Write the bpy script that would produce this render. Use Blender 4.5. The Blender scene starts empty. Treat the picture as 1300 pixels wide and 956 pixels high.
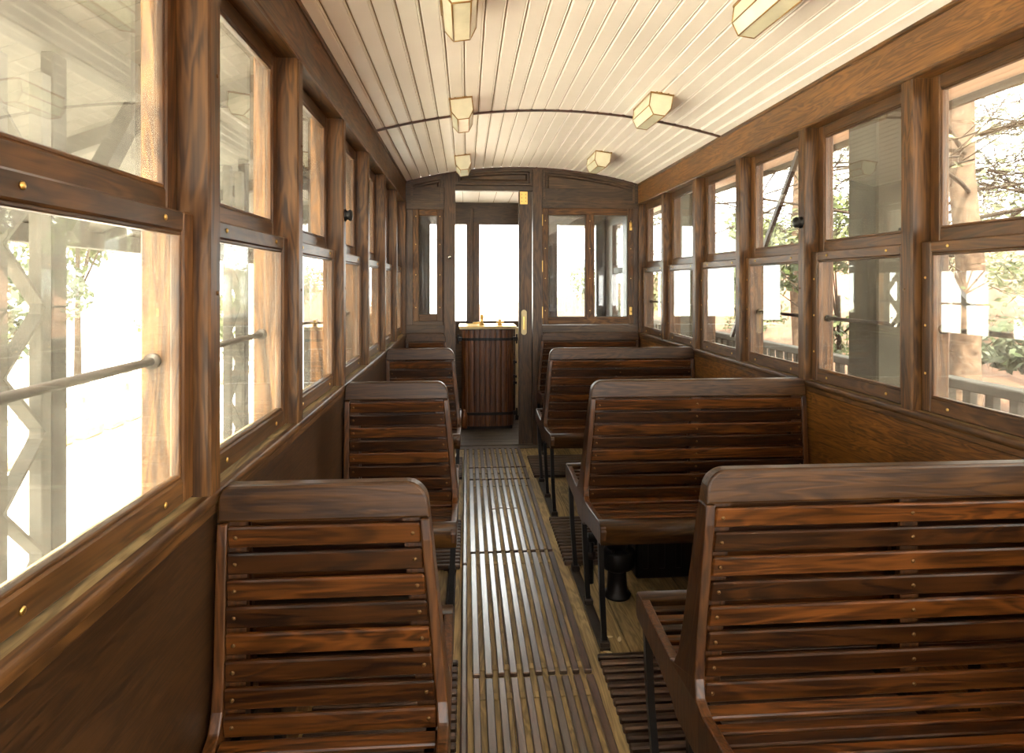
import bpy, bmesh, math, random
from mathutils import Vector, Matrix
random.seed(7)
PI = math.pi
SC = bpy.context.scene
COL = SC.collection

# ------------------------------------------------------------------ camera, light, exposure
YAW = math.atan(58 / 800)
cam = bpy.data.cameras.new('camera'); cam.sensor_width = 36; cam.lens = 36 * 800 / 1300
cam.shift_y = -118 / 1300; cam.clip_start = .02
co = bpy.data.objects.new('camera', cam); COL.objects.link(co)
co.location = (0, 0, 1.40); co.rotation_euler = (PI / 2, 0, -YAW)
SC.camera = co
SC.view_settings.view_transform = 'Standard'; SC.view_settings.look = 'None'
SC.view_settings.gamma = 1; SC.view_settings.use_curve_mapping = False
SC.view_settings.exposure = 2.80
w = bpy.data.worlds.new('sky'); SC.world = w; w.use_nodes = True
w.node_tree.nodes['Background'].inputs[0].default_value = (1.0, .965, .915, 1)
w.node_tree.nodes['Background'].inputs[1].default_value = 2.2
SC.cycles.max_bounces = 14; SC.cycles.diffuse_bounces = 7; SC.cycles.transparent_max_bounces = 24
SC.cycles.glossy_bounces = 5
sd = bpy.data.lights.new('sun', 'SUN'); sd.energy = 8.0; sd.angle = math.radians(1.5); sd.color = (1, .93, .80)
so = bpy.data.objects.new('sun', sd); COL.objects.link(so)
so.rotation_euler = Vector((.10, .62, -.95)).to_track_quat('-Z', 'Y').to_euler()

# ------------------------------------------------------------------ materials
def mat(name):
    m = bpy.data.materials.new(name); m.use_nodes = True
    nt = m.node_tree; b = nt.nodes['Principled BSDF']
    return m, nt, b
def plain(name, col, rough=.5, metal=0., noise=0., nscale=8., spec=.5, bump=0.):
    m, nt, b = mat(name); N = nt.nodes; L = nt.links
    b.inputs['Roughness'].default_value = rough; b.inputs['Metallic'].default_value = metal
    b.inputs['Specular IOR Level'].default_value = spec
    b.inputs['Base Color'].default_value = (*col, 1)
    if noise or bump:
        tc = N.new('ShaderNodeTexCoord'); n = N.new('ShaderNodeTexNoise'); n.inputs['Scale'].default_value = nscale
        n.inputs['Detail'].default_value = 6
        L.new(tc.outputs['Object'], n.inputs['Vector'])
        if noise:
            r = N.new('ShaderNodeValToRGB'); r.color_ramp.elements[0].position = .3; r.color_ramp.elements[1].position = .7
            r.color_ramp.elements[0].color = (*[c * (1 - noise) for c in col], 1)
            r.color_ramp.elements[1].color = (*[min(1, c * (1 + noise)) for c in col], 1)
            L.new(n.outputs['Fac'], r.inputs[0]); L.new(r.outputs[0], b.inputs['Base Color'])
        if bump:
            bp = N.new('ShaderNodeBump'); bp.inputs['Strength'].default_value = bump; bp.inputs['Distance'].default_value = .01
            L.new(n.outputs['Fac'], bp.inputs['Height']); L.new(bp.outputs[0], b.inputs['Normal'])
    return m
def wood(name, dark, light, axis='X', rough=.35, fig=1.0, spec=.5, vary=.45, bump=.12, coat=0.):
    """grain runs along axis; tone differs from board to board (each board is an island)"""
    m, nt, b = mat(name); N = nt.nodes; L = nt.links
    tc = N.new('ShaderNodeTexCoord'); ge = N.new('ShaderNodeNewGeometry'); oi = N.new('ShaderNodeObjectInfo')
    ad = N.new('ShaderNodeMath'); ad.operation = 'ADD'; L.new(ge.outputs['Random Per Island'], ad.inputs[0]); L.new(oi.outputs['Random'], ad.inputs[1])
    mu = N.new('ShaderNodeMath'); mu.operation = 'MULTIPLY'; mu.inputs[1].default_value = 37.; L.new(ad.outputs[0], mu.inputs[0])
    va = N.new('ShaderNodeVectorMath'); va.operation = 'ADD'; L.new(tc.outputs['Object'], va.inputs[0]); L.new(mu.outputs[0], va.inputs[1])
    def mapped(al, cr):
        mp = N.new('ShaderNodeMapping'); s = [cr, cr, cr]; s['XYZ'.index(axis)] = al
        mp.inputs['Scale'].default_value = s; L.new(va.outputs[0], mp.inputs['Vector']); return mp
    m1 = mapped(1.1, 9); n1 = N.new('ShaderNodeTexNoise'); n1.inputs['Scale'].default_value = 1.6; n1.inputs['Detail'].default_value = 3
    n1.inputs['Distortion'].default_value = 1.0 * fig; L.new(m1.outputs[0], n1.inputs['Vector'])
    # growth rings: fine bands of the warped noise
    rm = N.new('ShaderNodeMath'); rm.operation = 'MULTIPLY'; rm.inputs[1].default_value = 46; L.new(n1.outputs['Fac'], rm.inputs[0])
    rs = N.new('ShaderNodeMath'); rs.operation = 'SINE'; L.new(rm.outputs[0], rs.inputs[0])
    rr = N.new('ShaderNodeMapRange'); rr.inputs[1].default_value = -1; rr.inputs[2].default_value = 1; L.new(rs.outputs[0], rr.inputs[0])
    m2 = mapped(4, 130); n2 = N.new('ShaderNodeTexNoise'); n2.inputs['Scale'].default_value = 1; n2.inputs['Detail'].default_value = 4
    L.new(m2.outputs[0], n2.inputs['Vector'])
    mx = N.new('ShaderNodeMix'); mx.data_type = 'FLOAT'; mx.inputs[0].default_value = .72
    L.new(rr.outputs[0], mx.inputs[2]); L.new(n2.outputs['Fac'], mx.inputs[3])
    r = N.new('ShaderNodeValToRGB'); e = r.color_ramp.elements
    e[0].position = .28; e[0].color = (*dark, 1); e[1].position = .74; e[1].color = (*light, 1)
    L.new(mx.outputs[0], r.inputs[0])
    # board-to-board and blotchy tone
    n3 = N.new('ShaderNodeTexNoise'); n3.inputs['Scale'].default_value = 3.; n3.inputs['Detail'].default_value = 3; L.new(va.outputs[0], n3.inputs['Vector'])
    t = N.new('ShaderNodeMapRange'); t.inputs[3].default_value = 1 - vary; t.inputs[4].default_value = 1 + vary; L.new(ge.outputs['Random Per Island'], t.inputs[0])
    t2 = N.new('ShaderNodeMapRange'); t2.inputs[1].default_value = .3; t2.inputs[2].default_value = .7; t2.inputs[3].default_value = .72; t2.inputs[4].default_value = 1.25; L.new(n3.outputs['Fac'], t2.inputs[0])
    tm = N.new('ShaderNodeMath'); tm.operation = 'MULTIPLY'; L.new(t.outputs[0], tm.inputs[0]); L.new(t2.outputs[0], tm.inputs[1])
    sc_ = N.new('ShaderNodeVectorMath'); sc_.operation = 'SCALE'; L.new(r.outputs[0], sc_.inputs[0]); L.new(tm.outputs[0], sc_.inputs['Scale'])
    L.new(sc_.outputs[0], b.inputs['Base Color'])
    r2 = N.new('ShaderNodeMapRange'); r2.inputs[3].default_value = rough - .08; r2.inputs[4].default_value = rough + .16; L.new(n3.outputs['Fac'], r2.inputs[0])
    L.new(r2.outputs[0], b.inputs['Roughness']); b.inputs['Specular IOR Level'].default_value = spec
    b.inputs['Coat Weight'].default_value = coat; b.inputs['Coat Roughness'].default_value = .18
    bp = N.new('ShaderNodeBump'); bp.inputs['Strength'].default_value = bump; bp.inputs['Distance'].default_value = .004
    L.new(mx.outputs[0], bp.inputs['Height']); L.new(bp.outputs[0], b.inputs['Normal'])
    return m
def glass(name, dust, tint=(.96, .97, .93), dcol=(.9, .86, .72)):
    m = bpy.data.materials.new(name); m.use_nodes = True; nt = m.node_tree; N = nt.nodes; L = nt.links
    N.remove(N['Principled BSDF']); out = N['Material Output']
    lw = N.new('ShaderNodeLayerWeight'); lw.inputs[0].default_value = .5
    p = N.new('ShaderNodeMath'); p.operation = 'POWER'; p.inputs[1].default_value = 4.5; L.new(lw.outputs['Facing'], p.inputs[0])
    a = N.new('ShaderNodeMapRange'); a.inputs[3].default_value = .10; a.inputs[4].default_value = 1; L.new(p.outputs[0], a.inputs[0])
    tr = N.new('ShaderNodeBsdfTransparent'); tr.inputs[0].default_value = (*tint, 1)
    gl = N.new('ShaderNodeBsdfGlossy'); gl.inputs['Roughness'].default_value = .015
    s1 = N.new('ShaderNodeMixShader'); L.new(a.outputs[0], s1.inputs[0]); L.new(tr.outputs[0], s1.inputs[1]); L.new(gl.outputs[0], s1.inputs[2])
    df = N.new('ShaderNodeBsdfDiffuse'); df.inputs[0].default_value = (*dcol, 1)
    tl = N.new('ShaderNodeBsdfTranslucent'); tl.inputs[0].default_value = (*dcol, 1)
    s2 = N.new('ShaderNodeMixShader'); s2.inputs[0].default_value = .5; L.new(df.outputs[0], s2.inputs[1]); L.new(tl.outputs[0], s2.inputs[2])
    tc = N.new('ShaderNodeTexCoord'); n = N.new('ShaderNodeTexNoise'); n.inputs['Scale'].default_value = 5; n.inputs['Detail'].default_value = 8
    n.inputs['Roughness'].default_value = .7; L.new(tc.outputs['Object'], n.inputs['Vector'])
    d = N.new('ShaderNodeMapRange'); d.inputs[1].default_value = .35; d.inputs[2].default_value = .75
    d.inputs[3].default_value = dust * .4; d.inputs[4].default_value = dust * 2; L.new(n.outputs['Fac'], d.inputs[0])
    s3 = N.new('ShaderNodeMixShader'); L.new(d.outputs[0], s3.inputs[0]); L.new(s1.outputs[0], s3.inputs[1]); L.new(s2.outputs[0], s3.inputs[2])
    L.new(s3.outputs[0], out.inputs['Surface'])
    return m

DK = (.020, .0075, .0028); LT = (.120, .046, .014)
M = {}
for ax in 'XYZ':
    M['w' + ax] = wood('varnished_wood_' + ax, (.028, .0120, .0034), (.118, .052, .0135), ax, .40, spec=.35, vary=.2, bump=.08)
M['benchX'] = wood('bench_wood', (.013, .0040, .0009), (.086, .0270, .0045), 'X', .30, vary=.55, spec=.3)
M['benchRail'] = wood('bench_rail_wood', (.019, .0072, .0017), (.066, .027, .0056), 'X', .33, vary=.15, fig=1.3, spec=.3)
M['benchEnd'] = wood('bench_end_wood', (.022, .0078, .0020), (.082, .029, .0065), 'Z', .32, vary=.2, spec=.35)
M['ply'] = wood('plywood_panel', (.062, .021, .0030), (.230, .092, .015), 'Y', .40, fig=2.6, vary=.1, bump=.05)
M['plyL'] = wood('shaded_plywood_panel', (.014, .0056, .0013), (.050, .020, .0050), 'Y', .40, fig=2.6, vary=.1, bump=.05)  # darker copy of the plywood: left side's shade put into the colour
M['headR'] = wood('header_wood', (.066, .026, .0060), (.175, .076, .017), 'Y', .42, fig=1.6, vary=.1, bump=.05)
M['endX'] = wood('end_wall_wood_horizontal', (.028, .016, .0075), (.082, .046, .022), 'X', .42, vary=.15, bump=.06)
M['endZ'] = wood('end_wall_wood_vertical', (.028, .015, .007), (.086, .044, .019), 'Z', .42, vary=.15, bump=.06)
M['sash'] = wood('sash_wood', (.042, .0165, .0038), (.140, .058, .013), 'Z', .38, vary=.2, bump=.08)
M['sashY'] = wood('sash_rail_wood', (.036, .0155, .0040), (.110, .048, .0125), 'Y', .38, vary=.2, bump=.08)
M['sill'] = wood('worn_sill', (.11, .075, .03), (.30, .22, .10), 'Y', .6, vary=.1)
M['floor'] = wood('floor_boards', (.17, .118, .045), (.38, .265, .11), 'Y', .65, vary=.15, bump=.15)
M['floorX'] = wood('threshold_boards', (.03, .021, .013), (.085, .060, .038), 'X', .55, vary=.25, bump=.2)
M['matY'] = wood('aisle_slat_wood', (.028, .012, .007), (.080, .038, .022), 'Y', .30, vary=.25, bump=.05, spec=1.0, coat=1.0)
for n_ in M['matY'].node_tree.nodes:
    if n_.type == 'BSDF_PRINCIPLED': n_.inputs['Coat IOR'].default_value = 1.75; n_.inputs['Coat Roughness'].default_value = .24
M['matX'] = wood('foot_grate_wood', (.022, .011, .006), (.075, .040, .022), 'X', .34, vary=.3, bump=.1)
M['barrel'] = wood('cabinet_wood', (.060, .018, .0038), (.200, .064, .013), 'Z', .32, vary=.3)
M['iron'] = plain('black_iron', (.012, .011, .011), .42, .6)
M['plug'] = plain('dull_bronze_screw', (.12, .06, .018), .45, .7)
M['rust'] = plain('dusty_iron', (.022, .014, .009), .6, .3, .4, 20)
M['brass'] = plain('brass', (.75, .50, .16), .3, 1.)
M['came'] = plain('lamp_brass_came', (.30, .17, .055), .4, .8)
M['chrome'] = plain('steel', (.75, .75, .75), .2, 1.)
M['cream'] = plain('cream_board', (.87, .80, .73), .42, 0, .035, 3, .5)
M['groove'] = plain('groove_paint', (.30, .19, .10), .8)
M['bead'] = wood('ceiling_bead_wood', (.03, .012, .007), (.09, .035, .018), 'X', .5)
M['lampglass'] = plain('milk_glass', (.70, .67, .50), .2, 0, .08, 14)
M['creampaint'] = plain('cream_paint', (.62, .50, .28), .5, 0, .15, 9)
M['greytimber'] = plain('weathered_timber', (.024, .020, .014), .8, 0, .3, 12, .3)
M['palegrey'] = plain('pale_grey_timber', (.10, .092, .076), .8, 0, .2, 9, .3)
M['white'] = plain('white_paint', (.20, .19, .17), .6)
M['greyrail'] = plain('grey_painted_timber', (.07, .067, .054), .7, 0, .15, 10, .3)
M['pillar'] = plain('grey_render', (.05, .046, .032), .9, 0, .25, 5, .2)
M['bark'] = plain('pale_bark', (.085, .055, .036), .9, 0, .5, 14, .2, .6)
M['branch'] = plain('branch_bark', (.030, .020, .013), .9, 0, .3, 14, .2)
M['groundL'] = plain('bright_gravel', (.72, .68, .60), .9, 0, .08, 2)
M['groundR'] = plain('pine_litter', (.095, .040, .016), .95, 0, .45, 1.6)
M['stone'] = plain('stone', (.30, .21, .13), .9, 0, .3, 6)
M['hill'] = plain('hill_scrub', (.30, .30, .12), .95, 0, .5, .8)
for k, c in dict(leafA=(.055, .072, .014), leafB=(.026, .038, .011), leafC=(.095, .10, .030)).items():
    m_, nt_, b_ = mat('foliage_' + k)
    ge = nt_.nodes.new('ShaderNodeNewGeometry'); rp = nt_.nodes.new('ShaderNodeValToRGB')
    rp.color_ramp.elements[0].color = (*[x * .55 for x in c], 1); rp.color_ramp.elements[1].color = (*[x * 1.35 for x in c], 1)
    nt_.links.new(ge.outputs['Random Per Island'], rp.inputs[0]); nt_.links.new(rp.outputs[0], b_.inputs['Base Color'])
    b_.inputs['Roughness'].default_value = .6; b_.inputs['Transmission Weight'].default_value = 0
    M[k] = m_
M['glass'] = glass('window_glass', .011)
M['glassdirty'] = glass('dirty_window_glass', .035)
M['glassend'] = glass('end_window_glass', .02, (.93, .96, .96), (.75, .8, .8))

# ------------------------------------------------------------------ helpers
class MB:
    def __init__(s): s.bm = bmesh.new(); s.mats = []
    def mi(s, m):
        if m not in s.mats: s.mats.append(m)
        return s.mats.index(m)
    def add(s, vs, fs, m=None, smooth=False):
        bv = [s.bm.verts.new(v) for v in vs]; k = s.mi(m) if m else 0
        out = []
        for f in fs:
            try:
                fc = s.bm.faces.new([bv[i] for i in f]); fc.material_index = k; fc.smooth = smooth; out.append(fc)
            except ValueError: pass
        return bv
    def box(s, x0, x1, y0, y1, z0, z1, m=None, b=.003, rot=None, piv=None):
        """box with chamfered edges"""
        x0, x1 = sorted((x0, x1)); y0, y1 = sorted((y0, y1)); z0, z1 = sorted((z0, z1))
        b = min(b, (x1 - x0) * .45, (y1 - y0) * .45, (z1 - z0) * .45)
        c = ((x0 + x1) / 2, (y0 + y1) / 2, (z0 + z1) / 2); h = ((x1 - x0) / 2, (y1 - y0) / 2, (z1 - z0) / 2)
        vs = []; idx = {}
        for sx in (-1, 1):
            for sy in (-1, 1):
                for sz in (-1, 1):
                    for a in range(3):
                        sg = (sx, sy, sz)
                        vs.append(tuple(c[i] + sg[i] * (h[i] if i == a else h[i] - b) for i in range(3)))
                        idx[(sx, sy, sz, a)] = len(vs) - 1
        fs = []
        def order(keys):
            pts = [Vector(vs[idx[k]]) for k in keys]; ce = sum(pts, Vector()) / len(pts); n = ce - Vector(c)
            u = (pts[0] - ce).normalized(); v = n.normalized().cross(u)
            ks = sorted(range(len(keys)), key=lambda i: math.atan2((pts[i] - ce).dot(v), (pts[i] - ce).dot(u)))
            return [idx[keys[i]] for i in ks]
        S = (-1, 1)
        for a in range(3):
            o = [i for i in range(3) if i != a]
            for sa in S:
                ks = []
                for p in S:
                    for q in S:
                        g = [0, 0, 0]; g[a] = sa; g[o[0]] = p; g[o[1]] = q; ks.append((*g, a))
                fs.append(order(ks))
            for p in S:
                for q in S:
                    ks = []
                    for r in S:
                        g = [0, 0, 0]; g[o[0]] = p; g[o[1]] = q; g[a] = r; ks += [(*g, o[0]), (*g, o[1])]
                    fs.append(order(ks))
        for g in ((x, y, z) for x in S for y in S for z in S): fs.append(order([(*g, 0), (*g, 1), (*g, 2)]))
        if rot is not None:
            R = rot; pv = Vector(piv if piv else c)
            vs = [tuple(R @ (Vector(v) - pv) + pv) for v in vs]
        s.add(vs, fs, m)
    def prism(s, pts, a0, a1, axis='X', m=None, smooth=False):
        """closed 2D outline pushed along an axis; pts are in the other two axes"""
        n = len(pts)
        def mk(p, a): return {'X': (a, p[0], p[1]), 'Y': (p[0], a, p[1]), 'Z': (p[0], p[1], a)}[axis]
        vs = [mk(p, a0) for p in pts] + [mk(p, a1) for p in pts]
        fs = [list(range(n))[::-1], [n + i for i in range(n)]] + [[i, (i + 1) % n, n + (i + 1) % n, n + i] for i in range(n)]
        s.add(vs, fs, m, smooth)
    def bar(s, p0, p1, r, m=None, n=10, r1=None, caps=True, smooth=True):
        p0 = Vector(p0); p1 = Vector(p1); r1 = r if r1 is None else r1
        d = (p1 - p0).normalized(); u = d.orthogonal().normalized(); v = d.cross(u)
        vs = [tuple(p0 + r * (u * math.cos(2 * PI * i / n) + v * math.sin(2 * PI * i / n))) for i in range(n)]
        vs += [tuple(p1 + r1 * (u * math.cos(2 * PI * i / n) + v * math.sin(2 * PI * i / n))) for i in range(n)]
        fs = [[i, (i + 1) % n, n + (i + 1) % n, n + i] for i in range(n)]
        if caps: fs += [list(range(n))[::-1], [n + i for i in range(n)]]
        s.add(vs, fs, m, smooth)
    def beam(s, p0, p1, wd, ht, m=None, up=(0, 0, 1)):
        p0 = Vector(p0); p1 = Vector(p1); d = (p1 - p0).normalized(); u = d.cross(Vector(up)).normalized(); v = u.cross(d)
        vs = []
        for p in (p0, p1):
            for a, b in ((-1, -1), (1, -1), (1, 1), (-1, 1)): vs.append(tuple(p + u * a * wd / 2 + v * b * ht / 2))
        s.add(vs, [[3, 2, 1, 0], [4, 5, 6, 7], [0, 1, 5, 4], [1, 2, 6, 5], [2, 3, 7, 6], [3, 0, 4, 7]], m)
    def lathe(s, prof, c, m=None, n=20, axis='Z', flat=1.):
        vs = []
        for r, h in prof:
            for i in range(n):
                a = 2 * PI * i / n; q = (r * math.cos(a), r * math.sin(a) * flat, h)
                q = {'Z': q, 'X': (q[2], q[0], q[1]), 'Y': (q[0], q[2], q[1])}[axis]
                vs.append((c[0] + q[0], c[1] + q[1], c[2] + q[2]))
        fs = [[j * n + i, j * n + (i + 1) % n, (j + 1) * n + (i + 1) % n, (j + 1) * n + i] for j in range(len(prof) - 1) for i in range(n)]
        fs += [list(range(n))[::-1], [(len(prof) - 1) * n + i for i in range(n)]]
        s.add(vs, fs, m, True)
    def done(s, name, m=None, parent=None, loc=None, fixn=True):
        if fixn: bmesh.ops.recalc_face_normals(s.bm, faces=s.bm.faces)
        me = bpy.data.meshes.new(name); s.bm.to_mesh(me); s.bm.free()
        for k in (s.mats or [m]): me.materials.append(k)
        o = bpy.data.objects.new(name, me); COL.objects.link(o)
        if parent: o.parent = parent
        if loc: o.location = loc
        return o
def thing(name, label, cat, loc=(0, 0, 0), group=None):
    o = bpy.data.objects.new(name, None); COL.objects.link(o); o.location = loc; o.empty_display_size = .1
    return tag(o, label, cat, group)
def tag(o, label, cat, group=None, kind=None):
    o['label'] = label; o['category'] = cat
    if group: o['group'] = group
    if kind: o['kind'] = kind
    return o
def struct(o): o['kind'] = 'structure'; return o
def sroot(name, loc=(0, 0, 0)):
    o = bpy.data.objects.new(name, None); COL.objects.link(o); o.location = loc; return struct(o)
def copy_tree(o, parent=None):
    c = o.copy(); COL.objects.link(c)
    if parent: c.parent = parent
    for ch in list(o.children): copy_tree(ch, c)
    return c

XL, XR, YF, YB = -.517, 1.504, 5.44, -1.75      # inner faces of the side walls, the end wall and the rear wall
XC = (XL + XR) / 2
SILL, HEAD, SPR, APEX = .970, 2.095, 2.272, 2.408
HW = (XR - XL) / 2
RAD = (HW ** 2 + (APEX - SPR) ** 2) / (2 * (APEX - SPR))
def zc(x): return APEX - RAD + math.sqrt(max(0, RAD ** 2 - (x - XC) ** 2))

# ------------------------------------------------------------------ floor
m = MB(); x = XL - .04
while x < XR + .03:
    x1 = min(x + .118, XR + .04)
    m.box(x + .0015, x1 - .0015, YB, 5.33, -.03, 0, M['floor'], .002); x = x1
struct(m.done('floor'))
m = MB(); y = 5.33
while y < 6.72:
    m.box(XL, XR, y + .001, y + .058, -.03, .004, M['floorX'], .002); y += .06
o = struct(m.done('floor_vestibule'))
# ------------------------------------------------------------------ ceiling boards
m = MB(); NB = 27
def board(th0, th1, y0, y1, mt):
    g = .0024 / RAD; b = .0042 / RAD
    pr = [(th0 + g, .0055), (th0 + g + b, 0), ((th0 + th1) / 2, 0), (th1 - g - b * 2.6, 0), (th1 - g - b * 1.8, .003), (th1 - g - b, .0), (th1 - g, .0055), (th1 - g, .016), (th0 + g, .016)]
    pts = [(XC + (RAD + d) * math.sin(t), APEX - RAD + (RAD + d) * math.cos(t)) for t, d in pr]
    m.prism(pts, y0, y1, 'Y', mt)
TH = math.asin(HW / RAD) * 1.02
for y0, y1 in ((YB, 3.627), (3.633, YF + .02)):
    for i in range(NB): board(-TH + 2 * TH * i / NB, -TH + 2 * TH * (i + 1) / NB, y0, y1, M['cream'])
n = 24
top = [(XC + (RAD + .012) * math.sin(-TH + 2 * TH * i / n), APEX - RAD + (RAD + .012) * math.cos(-TH + 2 * TH * i / n)) for i in range(n + 1)]
m.prism(top + [(a, b + .07) for a, b in top[::-1]], YB, YF + .02, 'Y', M['groove'])
ceil = struct(m.done('ceiling'))
# dark bead over the joint between the two lengths of boards
def arc_strip(name, y, wd, th, mt, drop=0):
    m = MB(); n = 40; pts = []
    lo = [(XC + (RAD - th - drop) * math.sin(-TH + 2 * TH * i / n), APEX - RAD + (RAD - th - drop) * math.cos(-TH + 2 * TH * i / n)) for i in range(n + 1)]
    hi = [(XC + (RAD + .002) * math.sin(-TH + 2 * TH * i / n), APEX - RAD + (RAD + .002) * math.cos(-TH + 2 * TH * i / n)) for i in range(n + 1)]
    m.prism(lo + hi[::-1], y - wd / 2, y + wd / 2, 'Y', mt); return struct(m.done(name))
arc_strip('trim_1', 3.63, .016, .010, M['bead'])
arc_strip('trim_2', YF - .006, .014, .012, M['bead'])

# ------------------------------------------------------------------ side walls
POST_L = [-1.34, -.66, .02, .70, 1.367, 2.038, 2.75, 3.42, 4.11, 4.77]
POST_R = [-1.27, -.60, .07, .745, 1.416, 2.084, 2.762, 3.428, 4.10, 4.78]
PW = .056
PST = []
def side(sg, xw, posts, nm):
    X = lambda o: xw + sg * o      # o = distance outward from the inner face
    ph = 'ply'
    m = MB()
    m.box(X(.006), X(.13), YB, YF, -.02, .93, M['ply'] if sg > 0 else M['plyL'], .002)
    m.box(X(.0), X(.012), YB, YF, .0, .09, M['wY'], .003)
    root = struct(m.done('wall_' + nm))
    m = MB()       # outer upper wall above the windows
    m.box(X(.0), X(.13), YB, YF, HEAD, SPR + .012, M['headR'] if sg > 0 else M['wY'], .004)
    m.box(X(-.010), X(.01), YB, YF, SPR - .016, SPR + .003, M['wY'], .005)
    m.box(X(-.006), X(.006), YB, YF, HEAD - .004, HEAD + .012, M['wY'], .004)
    h = m.done('header_board', parent=root)
    m = MB()       # sill, rounded nosing and apron
    m.box(X(.004), X(.15), YB, YF, .93, SILL, M['sill'], .003)
    s_ = m.done('sill_board', parent=root)
    m = MB()
    m.prism([(X(-.005 * math.sin(a)), SILL - .012 + .013 * math.cos(a)) for a in [i * PI / 8 for i in range(0, 9)]] + [(X(.012), SILL - .025), (X(.012), SILL + .001)], YB, YF, 'Y', M['wY'], False)
    m.box(X(-.001), X(.01), YB, YF, .925, SILL - .022, M['wY'], .003)
    m.done('nosing', parent=root)
    # posts, each a trim of its own
    for k, yp in enumerate(posts):
        m = MB(); m.box(X(-.002), X(.135), yp - PW, yp, SILL - .02, HEAD + .01, M['wZ'], .005)
        p = m.done('trim_post_' + nm, None); struct(p); PST.append((p, X, yp, sg))
    m = MB(); m.box(X(-.002), X(.13), YF - .035, YF, SILL - .02, HEAD + .01, M['wZ'], .004); struct(m.done('trim_corner_' + nm))
    m = MB(); m.box(X(-.002), X(.13), YB, YB + .04, SILL - .02, HEAD + .01, M['wZ'], .004); struct(m.done('trim_rear_corner_' + nm))
    return X
XLf = side(-1, XL, POST_L, 'left')
XRf = side(1, XR, POST_R, 'right')

scr = MB(); scr.lathe([(.0058, 0), (.0055, .0016), (.003, .0028), (.0005, .003)], (0, 0, 0), M['brass'], 10, 'X')
screw0 = scr.done('screw')
SCREW = screw0.data; SCREWD = SCREW.copy(); SCREWD.materials[0] = M['plug']
bpy.data.objects.remove(screw0)
def screw(parent, loc, rot=(0, 0, 0), s=1., dull=False):
    o = bpy.data.objects.new('screw', SCREWD if dull else SCREW); COL.objects.link(o); o.parent = parent; o.location = loc; o.rotation_euler = rot; o.scale = (s, s, s)
for p, X, yp, sg in PST:
    for zz in (1.83, 1.38): screw(p, (X(-.002), yp - PW * .35, zz), (0, 0, 0) if sg < 0 else (0, 0, PI), .9, True)
WN = [0]
def sash_window(sg, X, y0, y1, dirty=False, drop=0.):
    """drop-light window between two posts: lower sash inside, upper sash behind it"""
    WN[0] += 1
    root = sroot('window_%d' % WN[0])
    g = M['glassdirty'] if dirty else M['glass']
    def sash(name, o0, o1, z0, z1, st, bot, top):
        m = MB()
        m.box(X(o0), X(o1), y0 + .001, y0 + st, z0, z1, M['sash'], .004)
        m.box(X(o0), X(o1), y1 - st, y1 - .001, z0, z1, M['sash'], .004)
        m.box(X(o0 + .0005), X(o1 - .0005), y0 + st - .002, y1 - st + .002, z0, z0 + bot, M['sashY'], .004)
        m.box(X(o0 + .0005), X(o1 - .0005), y0 + st - .002, y1 - st + .002, z1 - top, z1, M['sashY'], .004)
        # glazing beads
        for a, b, c, d in ((y0 + st - .001, y1 - st + .001, z0 + bot - .001, z0 + bot + .007), (y0 + st - .001, y1 - st + .001, z1 - top - .007, z1 - top + .001)):
            m.box(X((o0 + o1) / 2 - .009), X((o0 + o1) / 2 + .009), a, b, c, d, M['sashY'], .002)
        for a, b in ((y0 + st - .001, y0 + st + .007), (y1 - st - .007, y1 - st + .001)):
            m.box(X((o0 + o1) / 2 - .009), X((o0 + o1) / 2 + .009), a, b, z0 + bot, z1 - top, M['sash'], .002)
        s = m.done(name, parent=root)
        m = MB(); oc = (o0 + o1) / 2
        m.box(X(oc - .002), X(oc + .002), y0 + st, y1 - st, z0 + bot, z1 - top, g, .0004)
        m.done('glass_pane', parent=s)
        return s
    lo = sash('lower_sash', .030, .056, SILL + .002 - drop, 1.540 - drop, .046, .050, .040)
    up = sash('upper_sash', .062, .086, 1.535, HEAD, .046, .050, .048)
    r = (0, 0, 0) if sg < 0 else (0, 0, PI)
    for yy in (y0 + .12, y1 - .12):
        screw(lo, (X(.030), yy, SILL + .026), r); screw(lo, (X(.030), yy, 1.521), r)
    for zz in (1.1, 1.26, 1.42):
        for yy in (y0 + .022, y1 - .022) if sg > 0 else (): screw(lo, (X(.030), yy, zz), r, .8)
    return root
for sg, X, posts in ((-1, XLf, POST_L), (1, XRf, POST_R)):
    ys = posts + [YF - .035 + PW]
    for k in range(len(ys) - 1):
        a, b = ys[k], ys[k + 1] - PW
        sash_window(sg, X, a, b, dirty=(sg < 0 and k in (3, 4)) or (sg > 0 and k == 4))
# stops: round bell-push knobs on a left and a right post
for sg, X, yp, lb in ((-1, XLf, POST_L[6], 'dark turned wooden stop knob on left window post'), (1, XRf, POST_R[6] - 0, 'dark turned wooden stop knob on right window post')):
    m = MB(); c = (X(-.002), yp - .028, 1.69 if sg < 0 else 1.675)
    pr = [(.026, 0), (.027, .005), (.020, .009), (.019, .013), (.024, .019), (.025, .025), (.020, .031), (.006, .034)]
    m.lathe([(r, -sg * h) for r, h in pr], c, M['iron'], 18, 'X')
    tag(m.done('stop_knob'), lb, 'knob')
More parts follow.
